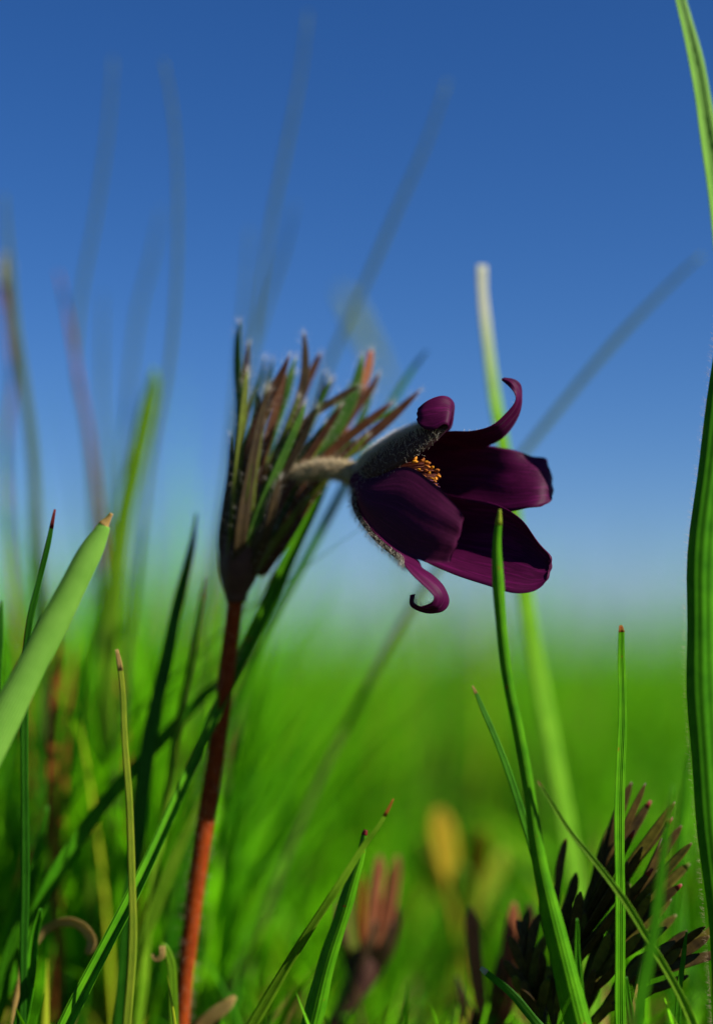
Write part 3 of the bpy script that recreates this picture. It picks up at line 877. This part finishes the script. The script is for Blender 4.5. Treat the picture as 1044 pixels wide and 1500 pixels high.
for key, st in TEP.items():
    ns, nm = 56, 19
    E = [catmull(WA([row[c] for row in st]), ns) for c in range(3)]
    u = np.linspace(-1, 1, nm)[None, :, None]
    a, b, c = (e[:, None, :] for e in E)
    # quadratic through the three points, edges eased
    G = a * u * (u - 1) / 2 + b * (1 - u * u) + c * u * (u + 1) / 2
    dv = np.gradient(G, axis=0); du = np.gradient(G, axis=1)
    N = unit(np.cross(du, dv))
    mid = G[: ns // 2]
    rel = mid - AX0
    outv = rel - (rel @ axv)[..., None] * axv
    flip = np.sign((N[: ns // 2] * outv).sum())
    N = N * flip
    # ripples of the blade and its edge
    vv = np.linspace(0, 1, ns)[:, None]
    uu = np.linspace(-1, 1, nm)[None, :]
    ph = rng.uniform(0, 6, 4)
    rip = (0.9 * np.sin(uu * 9 + ph[0]) * vv + 3.0 * np.abs(uu) ** 3 * np.sin(vv * 19 + ph[1] + 2 * uu) * vv ** 1.5
           + 0.7 * np.sin(vv * 11 + uu * 4 + ph[2]) * vv - 1.6 * np.exp(-(uu / 0.12) ** 2) * vv * (1 - vv))
    G = G + N * (rip * S)[..., None]
    th = 2.2 * S * (1 - 0.55 * np.abs(uu) ** 4)[..., None]
    In, Out = G - N * th * 0.5, G + N * th * 0.5
    V = np.vstack([Out.reshape(-1, 3), In.reshape(-1, 3)])
    idx = np.arange(ns * nm).reshape(ns, nm)
    q = np.stack([idx[:-1, :-1], idx[:-1, 1:], idx[1:, 1:], idx[1:, :-1]], axis=2).reshape(-1, 4)
    o_ = ns * nm
    if flip < 0:
        qo, qi = q[:, ::-1], q + o_
    else:
        qo, qi = q, q[:, ::-1] + o_
    bl = list(idx[0, :]) + list(idx[1:, -1]) + list(idx[-1, :-1][::-1]) + list(idx[1:-1, 0][::-1])
    rim = [(bl[i], bl[(i + 1) % len(bl)], bl[(i + 1) % len(bl)] + o_, bl[i] + o_) for i in range(len(bl))]
    F = [tuple(f) for f in qo] + [tuple(f) for f in qi] + rim
    mi = [0] * len(qo) + [1] * len(qi) + [1] * len(rim)
    uv1 = np.stack([np.tile((uu[0] + 1) / 2, ns), np.repeat(vv[:, 0], nm)], axis=1)
    t = mesh_obj('tepal', V, F, [M['tepal_brown' if key in 'AF' else 'tepal_out'], M['tepal_in']], parent=flower, uv=np.vstack([uv1, uv1]), mat_idx=mi)
    t['label'] = TLAB[key]
    # hairs on the outside
    nh = {'A': 5200, 'B': 300, 'C': 50, 'D': 50, 'E': 160, 'F': 1700}[key]
    vmax = {'A': 0.47, 'B': 0.98, 'C': 0.4, 'D': 0.4, 'E': 0.8, 'F': 0.98}[key]
    i = (rng.uniform(0, 1, nh) ** (1.0) * vmax * (ns - 1)).astype(int)
    j = rng.integers(0, nm, nh)
    if key == 'F':
        i[: int(nh * 0.8)] = (rng.uniform(0, 0.36, int(nh * 0.8)) * (ns - 1)).astype(int)
    if key == 'E':
        i = (rng.uniform(0, 1, nh) ** 1.5 * 0.10 * (ns - 1)).astype(int)
    if key == 'A':
        nq = int(nh * 0.78); j[:nq] = np.clip(rng.normal(10.5, 2.0, nq), 5, 18).astype(int)
    jit = rng.uniform(-0.5, 0.5, (nh, 1)) * dv[i, j] + rng.uniform(-0.5, 0.5, (nh, 1)) * du[i, j]
    fh_p.append(Out[i, j] + jit * 0.9)
    d_ = N[i, j] + 0.55 * unit(dv[i, j])
    scale = {'A': 1.05, 'B': 0.5, 'C': 0.4, 'D': 0.4, 'E': 0.35, 'F': 0.95}[key]
    fh_d.append(np.hstack([d_, np.full((nh, 1), scale)]))
FP = np.vstack(fh_p); FD = np.vstack(fh_d)
V, F = hair_mesh(FP, unit(FD[:, :3]), 0.0014 * FD[:, 3], 0.000018, 0.3, 0.24)
h = mesh_obj('hair', V, F, M['hair'], parent=flower); h['kind'] = 'stuff'

# stamens: thin filaments with plump orange anthers round a tuft of purple styles
e1 = unit(np.cross(axv, FWD)); e2 = np.cross(axv, e1)


def anther(c, d, r):
    d = unit(d); s1 = unit(np.cross(d, [0.3, 0.2, 0.9])); s2 = np.cross(d, s1)
    V = []
    for t, q in ((-1.5, 0.35), (-0.9, 0.95), (0.0, 1.0), (0.9, 0.9), (1.5, 0.3)):
        for kk in range(6):
            a = kk * math.pi / 3
            V.append(c + d * t * r + (s1 * math.cos(a) * q * (1 if kk % 3 else 0.75) + s2 * math.sin(a) * q * 0.75) * r)
    F = [tuple(range(6))[::-1], tuple(range(24, 30))]
    for i in range(4):
        for j in range(6):
            F.append((i * 6 + j, i * 6 + (j + 1) % 6, i * 6 + 6 + (j + 1) % 6, i * 6 + 6 + j))
    return np.array(V), F


for k in range(64):
    a = k * 2.39996
    rr = 8 + 25 * math.sqrt((k + 0.5) / 64)
    ln = 134 - 34 * (rr / 33) ** 2 + rng.uniform(-9, 9)
    rad = e1 * math.cos(a) + e2 * math.sin(a)
    if rad @ -FWD + 0.5 * (rad @ -UP) > 0.2:
        rr *= 0.5        # the front tepal presses this side of the ring inwards
    p0 = AX0 + axv * S * 28 + rad * S * 9
    p2 = AX0 + axv * S * ln + rad * S * rr * 1.1 + UP * S * 14
    p1 = (p0 + p2) / 2 + rad * S * 5
    P = catmull(np.array([p0, p1, p2]), 7)
    V1, F1, uv1 = tube_mesh(P, np.full(7, 0.9 * S), 5)
    d = unit(p2 - p1 + rng.normal(0, 0.4, 3) * np.linalg.norm(p2 - p1))
    V2, F2 = anther(p2 + d * S * 2, d, S * rng.uniform(2.2, 3.4))
    F = F1 + [tuple(q + len(V1) for q in f) for f in F2]
    mesh_obj('stamen', np.vstack([V1, V2]), F, [M['filament'], M['anther'] if k % 5 < 2 else M['anther_dark']], parent=flower, uv=np.vstack([uv1, np.zeros((len(V2), 2))]),
             mat_idx=[0] * len(F1) + [1] * len(F2))
sty = []
for k in range(40):
    a = k * 2.39996; rr = 10 * math.sqrt(k / 40)
    rad = e1 * math.cos(a) + e2 * math.sin(a)
    p0 = AX0 + axv * S * 26 + rad * S * rr * 0.5
    p2 = AX0 + axv * S * (132 + rng.uniform(-8, 8)) + rad * S * rr * 1.3 + UP * S * 11
    P = catmull(np.array([p0, (p0 + p2) / 2 + rad * S * 2, p2]), 6)
    sty.append(tube_mesh(P, np.linspace(1.1, 0.6, 6) * S, 5))
V, F, uv = join(sty)
h = mesh_obj('styles', V, F, M['style'], parent=flower, uv=uv); h['kind'] = 'stuff'

# ------------------------------------------------------------------ dark feathery leaf tuft at the right


def Z(x, y, d):
    return (640 + x / 2.584, 1100 + y / 2.584, d)


def leaflet(parent, P, w, mat, tip=None, n=14, thick=0.0005, fold=0.35, name='leaflet'):
    Q = catmull(np.hstack([P, w[:, None]]), n)
    fc = rng.uniform(-0.6, 0.6)
    V, F, uv = strip_mesh(Q[:, :3], Q[:, 3], fc, fold, thick, ns=5)
    o = mesh_obj(name, V, [tuple(f) for f in F] + caps(n, 10), mat, parent=parent, uv=uv)
    if tip is not None:
        V, F, uv = strip_mesh(Q[:3, :3], Q[:3, 3] * 1.05, fc, fold, thick * 1.2, ns=5)
        mesh_obj('leaf_tip', V, [tuple(f) for f in F] + caps(3, 10), tip, parent=o, uv=uv)
    return o


tb = W(815, 1640, 10)
tuft = empty('pasqueflower_leaf', (tb[0], tb[1], float(ground_z(tb[0], tb[1]))))
tag(tuft, 'dark purple-brown feathery leaf tuft behind the upright channelled blade', 'plant')
RA = [[(700, 230, 30), (640, 400, 28), (570, 580, 25), (500, 760, 20), (450, 930, 15), (440, 1180, 12)],
      [(850, 330, 5), (780, 480, 5), (690, 650, 8), (600, 820, 10), (520, 980, 12), (460, 1200, 12)],
      [(960, 690, -25), (870, 770, -20), (760, 860, -12), (650, 960, -2), (540, 1080, 6), (480, 1220, 10)],
      [(330, 640, 45), (325, 760, 40), (340, 880, 34), (380, 1000, 26), (430, 1180, 16)],
      [(480, 400, 45), (455, 560, 42), (440, 740, 36), (440, 930, 26), (440, 1180, 16)]]
for q in RA:
    P = WA([Z(*p) for p in q])
    w = np.linspace(5, 12, len(q)) * S
    P, w = to_ground(P, w)
    Q = catmull(np.hstack([P, w[:, None]]), 30)
    V, F, uv = tube_mesh(Q[:, :3], Q[:, 3] * 0.42, 8)
    mesh_obj('leaf_stalk', V, F, M['leaf_dark'], parent=tuft, uv=uv)
# tips (zoomed px), rachis, base on that rachis as a fraction of it, depth, tip colour
LF = [(735, 118, 0, .05, 30, 1), (787, 122, 0, .12, 10, 0), (808, 188, 0, .18, 40, 1), (897, 192, 0, .3, 0, 0), (888, 252, 0, .4, 20, 1), (660, 270, 0, .2, 44, 0), (745, 300, 0, .38, -15, 1),
      (775, 362, 0, .48, -10, 1), (640, 380, 0, .35, 50, 0), (828, 300, 0, .5, 30, 0), (720, 420, 0, .5, -22, 0), (815, 445, 0, .58, -18, 1), (700, 560, 0, .66, -25, 0), (600, 560, 0, .55, 40, 0),
      (925, 282, 1, .05, 18, 0), (962, 348, 1, .15, -8, 0), (955, 425, 1, .25, 25, 2), (905, 400, 1, .2, 35, 0), (860, 470, 1, .28, -20, 0), (805, 540, 1, .36, -25, 2), (925, 505, 1, .4, -12, 1),
      (885, 560, 1, .42, 12, 0), (868, 668, 1, .5, -22, 1), (770, 690, 1, .55, -28, 2), (740, 600, 1, .48, -10, 0), (905, 620, 1, .48, 22, 0), (650, 690, 1, .6, -15, 0), (690, 790, 1, .7, -28, 0),
      (1012, 665, 2, .03, -32, 1), (1030, 700, 2, .1, -18, 0), (992, 768, 2, .2, -36, 1), (945, 680, 2, .2, -5, 0), (900, 720, 2, .3, -36, 0), (860, 800, 2, .38, -38, 0), (950, 850, 2, .4, -30, 0), (800, 760, 2, .4, -20, 0), (840, 890, 2, .5, -36, 0),
      (1070, 640, 2, .12, 5, 0), (1100, 760, 2, .2, -10, 0),
      (300, 640, 3, .1, 45, 0), (345, 600, 3, .15, 52, 2), (385, 615, 3, .25, 40, 0), (270, 700, 3, .3, 35, 0), (420, 690, 3, .4, 30, 2), (255, 790, 3, .4, 40, 0), (390, 760, 3, .5, 20, 0), (290, 850, 3, .55, 25, 2), (430, 850, 3, .6, 15, 0),
      (488, 333, 4, .05, 45, 1), (525, 460, 4, .2, 36, 1), (445, 510, 4, .2, 48, 1), (500, 560, 4, .35, 30, 0), (470, 640, 4, .45, 25, 0), (530, 700, 4, .55, 15, 0), (400, 560, 4, .35, 50, 0)]
for k in range(52):
    ra = int(rng.choice([0, 0, 1, 1, 2, 3, 4]))
    fr = rng.uniform(0.1, 0.95)
    p_ = catmull(np.array(RA[ra], float), 50)[min(49, int(fr * 34) + 4)]
    sd = rng.uniform(20, 75) * (1 if rng.random() < 0.7 else -0.6)
    LF.append((p_[0] + sd, p_[1] - rng.uniform(20, 60), ra, fr, p_[2] + rng.uniform(-35, 35), int(rng.choice([0, 0, 2, 0]))))
for x, y, ra, fr, d, kind in LF:
    q = np.array(RA[ra], float)
    R_ = catmull(q, 50)
    b = R_[min(49, int(fr * 34) + 15)]
    tip_ = np.array([x, y, d], float)
    dirv = b - tip_
    L = np.linalg.norm(dirv[:2])
    if L > 260:
        pass
    side = np.array([-dirv[1], dirv[0], 0]) / max(L, 1) * rng.uniform(-14, 14)
    pts = [tip_, tip_ + dirv * 0.12 + side * .5, tip_ + dirv * 0.35 + side, tip_ + dirv * 0.65 + side * .7, b]
    P = WA([Z(*p) for p in pts])
    wv = rng.uniform(0.8, 1.2)
    w = np.array([3, 12, 15.5, 13, 7]) * S * wv
    mt = M['leaf_dark'] if kind != 2 else M['leaf_olive']
    if kind == 0 and rng.random() < 0.35:
        mt = M['leaf_olive']
    leaflet(tuft, P, w, mt, tip=M['leaf_red'] if kind == 1 and rng.random() < 0.6 else (M['bract_o'] if kind == 2 else None))

# ------------------------------------------------------------------ young shoots standing further back


def shoot(label, base, d, leaves, stalk_pts, cupw):
    b = W(base[0], base[1], d)
    t = empty('pasqueflower_shoot', (b[0], b[1], float(ground_z(b[0], b[1]))))
    tag(t, label, 'plant', 'young pasqueflower shoots')
    P = WA([(x, y, d) for x, y, w in stalk_pts]); w = np.array([w * S * (1 + d / FPX) for x, y, w in stalk_pts])
    P, w = to_ground(P, w)
    Q = catmull(np.hstack([P, w[:, None]]), 26)
    V, F, uv = tube_mesh(Q[:, :3], Q[:, 3] * 0.5, 12)
    mesh_obj('stem', V, F, M['cup'], parent=t, uv=uv)
    for mn, pts in leaves:
        P = WA([(x, y, d + dd) for x, y, w, dd in pts]); w = np.array([w * S * (1 + d / FPX) for x, y, w, dd in pts])
        leaflet(t, P, w, M[mn], n=18, thick=0.0007, name='bract')


shoot('blurred young shoot with pink-orange bract tips on a dark bent stalk', (470, 1600), 300,
      [('bract_p', [(556, 1254, 6, 0), (554, 1275, 17, 0), (550, 1310, 19, 0), (545, 1350, 18, 0), (536, 1400, 14, 0)]),
       ('bract_p', [(582, 1254, 6, 8), (578, 1280, 16, 8), (572, 1320, 18, 8), (562, 1365, 18, 6), (545, 1410, 14, 0)]),
       ('rust', [(530, 1282, 4, 14), (528, 1310, 14, 14), (526, 1350, 17, 12), (525, 1400, 16, 4)]),
       ('bract_o', [(568, 1300, 4, 20), (562, 1335, 14, 20), (552, 1380, 16, 12), (540, 1420, 14, 2)]),
       ('bract_r', [(582, 1330, 4, -12), (578, 1360, 14, -12), (566, 1395, 18, -8), (544, 1430, 16, 0)]),
       ('bract_o', [(508, 1300, 4, -6), (510, 1330, 13, -6), (514, 1370, 16, -4), (522, 1420, 16, 0)]),
       ('bract_d', [(575, 1350, 4, -26), (565, 1385, 20, -24), (548, 1420, 26, -14), (526, 1455, 22, 0)]),
       ('bract_d', [(548, 1350, 4, -28), (542, 1385, 20, -26), (532, 1420, 26, -16), (518, 1455, 22, 0)]),
       ('bract_r', [(494, 1320, 4, 8), (497, 1350, 12, 8), (505, 1390, 16, 5), (518, 1440, 16, 0)])],
      [(540, 1392, 40), (533, 1420, 44), (520, 1448, 38), (502, 1478, 28), (486, 1510, 26)], 40)
shoot('blurred young shoot with upright orange-brown and red bracts left of the dark leaf tuft', (725, 1640), 190,
      [('bract_p', [(688, 1328, 6, 0), (690, 1350, 20, 0), (694, 1390, 22, 0), (699, 1440, 20, 0), (708, 1500, 16, 0)]),
       ('rust', [(690, 1345, 6, 12), (694, 1380, 18, 12), (700, 1440, 18, 8), (710, 1510, 14, 2)]),
       ('bract_p', [(752, 1322, 6, 10), (750, 1345, 18, 10), (744, 1385, 20, 8), (736, 1440, 18, 4), (724, 1510, 14, 0)]),
       ('bract_r', [(776, 1324, 6, -4), (772, 1350, 20, -4), (764, 1390, 22, -4), (750, 1450, 20, -2), (730, 1515, 16, 0)]),
       ('bract_r', [(730, 1400, 4, -18), (729, 1430, 16, -18), (726, 1470, 18, -12), (720, 1520, 16, 0)]),
       ('bract_d', [(668, 1430, 4, -8), (676, 1460, 14, -8), (690, 1490, 18, -4), (710, 1520, 16, 0)])],
      [(716, 1500, 20), (718, 1530, 26), (720, 1560, 26), (722, 1590, 24)], 30)

# withered yellow leaves further back
wp = W(690, 1420, 680)
wy = empty('withered_plant', (wp[0], wp[1], float(ground_z(wp[0], wp[1]))))
tag(wy, 'yellowing withered leafy plant blurred among the grass behind', 'plant')
for k, (x, y, w, dd, mn) in enumerate([(640, 1185, 40, 0, 'yleaf'), (706, 1215, 40, 20, 'yleaf'), (675, 1265, 36, -30, 'lime'), (735, 1245, 34, 30, 'yellow'), (615, 1235, 26, 30, 'yellow')]):
    d = 680 + dd
    bx, by = 676, 1390
    pts = [(x, y, w * .3), (x + (bx - x) * .12, y + 22, w * .9), (x + (bx - x) * .3, y + (by - y) * .3, w), (x + (bx - x) * .6, y + (by - y) * .6, w * .4), (bx, by, w * .2)]
    P = WA([(a, b, d) for a, b, c_ in pts]); ww = np.array([c_ * S * (1 + d / FPX) for a, b, c_ in pts])
    P, ww = to_ground(P, ww)
    leaflet(wy, P, ww, M[mn], n=20, thick=0.0004, name='leaf')

# ------------------------------------------------------------------ the meadow: grass nobody could count


def grass_field(name, label, pos, H, Wd, lean, colr, K=6, seed=1):
    r = np.random.default_rng(seed)
    n = len(pos)
    az = r.vonmises(0.2, 0.9, n)
    d = np.stack([np.cos(az), np.sin(az), np.zeros(n)], 1)
    fa = r.uniform(0, 2 * math.pi, n)
    wd = np.stack([np.cos(fa), np.sin(fa), np.zeros(n)], 1)
    nn = np.stack([-np.sin(fa), np.cos(fa), np.zeros(n)], 1)
    t = np.linspace(0, 1, K)
    bend = lean * r.uniform(0.4, 1.3, n)
    base = np.zeros((n, 3)); base[:, :2] = pos; base[:, 2] = ground_z(pos[:, 0], pos[:, 1]) - 0.002
    prof = np.array([0.75, 1.0, 0.95, 0.78, 0.48, 0.06]) if K == 6 else np.interp(t, [0, .2, .6, 1], [.75, 1, .8, .06])
    V = np.zeros((n, K, 3, 3))
    for k in range(K):
        s = t[k]
        c = base + d * (bend * H * (0.35 * s + 0.65 * s * s))[:, None]
        c[:, 2] += H * (s - 0.28 * np.minimum(bend, 1.4) * s * s)
        hw = (Wd * prof[k] * 0.5)[:, None]
        V[:, k, 0] = c - wd * hw
        V[:, k, 1] = c + nn * hw * 0.5
        V[:, k, 2] = c + wd * hw
    i = np.arange(n)[:, None, None] * (K * 3)
    f = []
    for k in range(K - 1):
        for q in range(2):
            f.append((k * 3 + q, k * 3 + q + 1, k * 3 + q + 4, k * 3 + q + 3))
    F = (i + np.array(f)[None]).reshape(-1, 4)
    cc = np.repeat(colr[:, None, :], K * 3, axis=1).reshape(-1, 3)
    o = mesh_obj(name, V.reshape(-1, 3), F, M['meadow'], col=cc)
    tag(o, label, 'grass', kind='stuff')
    return o


def grass_cols(n, r, dry=0.03):
    a = np.array([0.022, 0.14, 0.003]); b = np.array([0.18, 0.58, 0.003]); y = np.array([0.38, 0.46, 0.02]); t = np.array([0.34, 0.20, 0.06])
    u = r.beta(0.9, 0.95, n)[:, None]
    c = a * (1 - u) + b * u
    k = r.random(n)
    c[k < dry] = t * r.uniform(0.6, 1.2, (int((k < dry).sum()), 1))
    m2 = (k >= dry) & (k < dry * 2.4)
    c[m2] = y * r.uniform(0.6, 1.1, (int(m2.sum()), 1))
    return c


r = np.random.default_rng(5)
# near turf between and under the plants: short
n = 7000
pos = np.stack([r.uniform(-0.30, 0.30, n), r.uniform(-0.10, 0.14, n)], 1)
H = r.uniform(0.008, 0.024, n); H[r.random(n) < 0.15] *= 1.5
grass_field('turf_grass', 'short green turf covering the soil under the pasqueflower', pos, H, r.uniform(0.0008, 0.0018, n), r.uniform(0.2, 1.1, n), grass_cols(n, r, 0.12), seed=21)
# sides of the camera
n = 5000
pos = np.stack([r.uniform(-0.9, 0.9, n), r.uniform(-0.9, 0.1, n)], 1)
keep = (np.abs(pos[:, 0]) > 0.16 + 0.05 * r.random(n)) | (pos[:, 1] < -0.42)
pos = pos[keep]; n = len(pos)
grass_field('side_grass', 'green meadow grass on either side of the flower', pos, r.uniform(0.03, 0.09, n), r.uniform(0.001, 0.0026, n), r.uniform(0.2, 0.9, n), grass_cols(n, r), seed=22)
# behind the flower
yy = np.concatenate([r.uniform(0.045, 0.35, 6500), r.uniform(0.3, 1.2, 22000), 1.0 + 4.0 * r.random(26000) ** 1.3])
n = len(yy)
xx = r.uniform(-1, 1, n) * (0.16 + 0.55 * (yy + 0.3))
pos = np.stack([xx, yy], 1)
H = r.normal(0.066, 0.014, n).clip(0.025, 0.12)
H *= np.interp(yy, [0.04, 0.14, 0.35], [0.45, 0.8, 1.0])
# the low gap behind the flower, right of the stem, where soil and shoots show
gap = (np.abs(xx - 0.012 - 0.06 * (yy)) < 0.035 + 0.0 * yy) & (yy < 0.22)
H[gap] *= 0.5
left = (xx < -0.02) & (yy < 0.5)
H[left] *= 1.18
tall = r.random(n) < 0.035
H[tall] *= r.uniform(1.3, 2.1, int(tall.sum()))
mcol = grass_cols(n, r)
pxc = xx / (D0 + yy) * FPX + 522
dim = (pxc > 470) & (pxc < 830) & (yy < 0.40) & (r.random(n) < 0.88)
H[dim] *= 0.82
mcol[dim] = np.array([0.045, 0.050, 0.010]) * r.uniform(0.3, 1.2, (int(dim.sum()), 1))  # dead-brown blade colour also stands in for shade over the low centre
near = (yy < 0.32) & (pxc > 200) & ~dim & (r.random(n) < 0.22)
mcol[near] *= 0.45  # some nearer blades coloured darker to imitate shadow between blades
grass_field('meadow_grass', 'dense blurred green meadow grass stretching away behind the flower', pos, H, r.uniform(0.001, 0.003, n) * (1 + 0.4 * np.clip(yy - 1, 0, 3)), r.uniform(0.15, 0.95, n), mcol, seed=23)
# taller soft grass left of the flower, and a few thin tall ones elsewhere
n = 1200
yy = r.uniform(0.05, 0.42, n)
xx = (r.uniform(-60, 330, n) - 522) / FPX * (D0 + yy)
H = r.normal(0.092, 0.016, n).clip(0.05, 0.14)
grass_field('tall_grass', 'taller soft green grass crowding left of the flower stem', np.stack([xx, yy], 1), H, r.uniform(0.0012, 0.0032, n), r.uniform(0.1, 0.6, n), grass_cols(n, r), seed=31)
n = 240
yy = r.uniform(0.12, 0.6, n)
xx = (r.uniform(-40, 300, n) - 522) / FPX * (D0 + yy)
grass_field('thin_grass', 'thin tall grass fading into the sky left of the bracts', np.stack([xx, yy], 1), r.uniform(0.11, 0.17, n), r.uniform(0.0008, 0.0022, n), r.uniform(0.05, 0.4, n), grass_cols(n, r, 0.02), seed=34)
n = 4200
yy = 0.22 + 1.8 * r.random(n) ** 1.2
xx = r.uniform(-1, 1, n) * (0.16 + 0.4 * (yy + 0.3))
H = r.normal(0.108, 0.026, n).clip(0.06, 0.2)
grass_field('sparse_grass', 'sparse thin taller grass rising above the meadow horizon', np.stack([xx, yy], 1), H, r.uniform(0.0008, 0.002, n), r.uniform(0.1, 0.6, n), grass_cols(n, r, 0.05), seed=32)
n = 1500
yy = r.uniform(0.10, 0.50, n)
xx = (r.uniform(330, 1150, n) - 522) / FPX * (D0 + yy)
pxc = xx / (D0 + yy) * FPX + 522
H = r.normal(0.072, 0.012, n).clip(0.04, 0.10) * np.interp(yy, [0.1, 0.2, 0.4], [0.62, 0.82, 1.0])
H[(pxc > 500) & (pxc < 820) & (yy < 0.3)] *= 0.7
grass_field('soft_grass', 'soft leaning green grass behind the flower and dark leaf tuft', np.stack([xx, yy], 1), H, r.uniform(0.001, 0.0034, n), r.uniform(0.2, 0.8, n), grass_cols(n, r), seed=33)
# far meadow
n = 22000
yy = 4.5 + 40 * r.random(n) ** 2
xx = r.uniform(-1, 1, n) * (1.5 + 0.6 * yy)
H = r.normal(0.085, 0.02, n).clip(0.03, 0.16)
grass_field('far_grass', 'far meadow grass along the horizon', np.stack([xx, yy], 1), H, r.uniform(0.006, 0.02, n) * (0.5 + yy / 15), r.uniform(0.2, 0.9, n), grass_cols(n, r), seed=24)
# litter on the soil
n = 2600
pos = np.stack([r.uniform(-0.3, 0.3, n), r.uniform(-0.12, 0.4, n)], 1)
L = r.uniform(0.006, 0.022, n); az = r.uniform(0, 6.28, n)
d = np.stack([np.cos(az), np.sin(az), r.uniform(-0.1, 0.35, n)], 1); s = np.stack([-np.sin(az), np.cos(az), np.zeros(n)], 1) * r.uniform(0.0004, 0.0012, (n, 1))
b = np.zeros((n, 3)); b[:, :2] = pos; b[:, 2] = ground_z(pos[:, 0], pos[:, 1]) + 0.0006
V = np.stack([b - s, b + s, b + d * L[:, None] / 2 + s + [0, 0, .001], b + d * L[:, None] / 2 - s + [0, 0, .001], b + d * L[:, None] + s * .3, b + d * L[:, None] - s * .3], 1)
F = (np.arange(n)[:, None, None] * 6 + np.array([[0, 1, 2, 3], [3, 2, 4, 5]])[None]).reshape(-1, 4)
cc = np.repeat((np.array([0.22, 0.13, 0.06]) * r.uniform(0.3, 1.4, (n, 1)))[:, None], 6, 1).reshape(-1, 3)
o = mesh_obj('leaf_litter', V.reshape(-1, 3), F, M['litter'], col=cc)
tag(o, 'brown dead grass litter scattered over the soil', 'litter', kind='stuff')

for o in scene.objects:
    if '_w' in o:
        del o['_w']
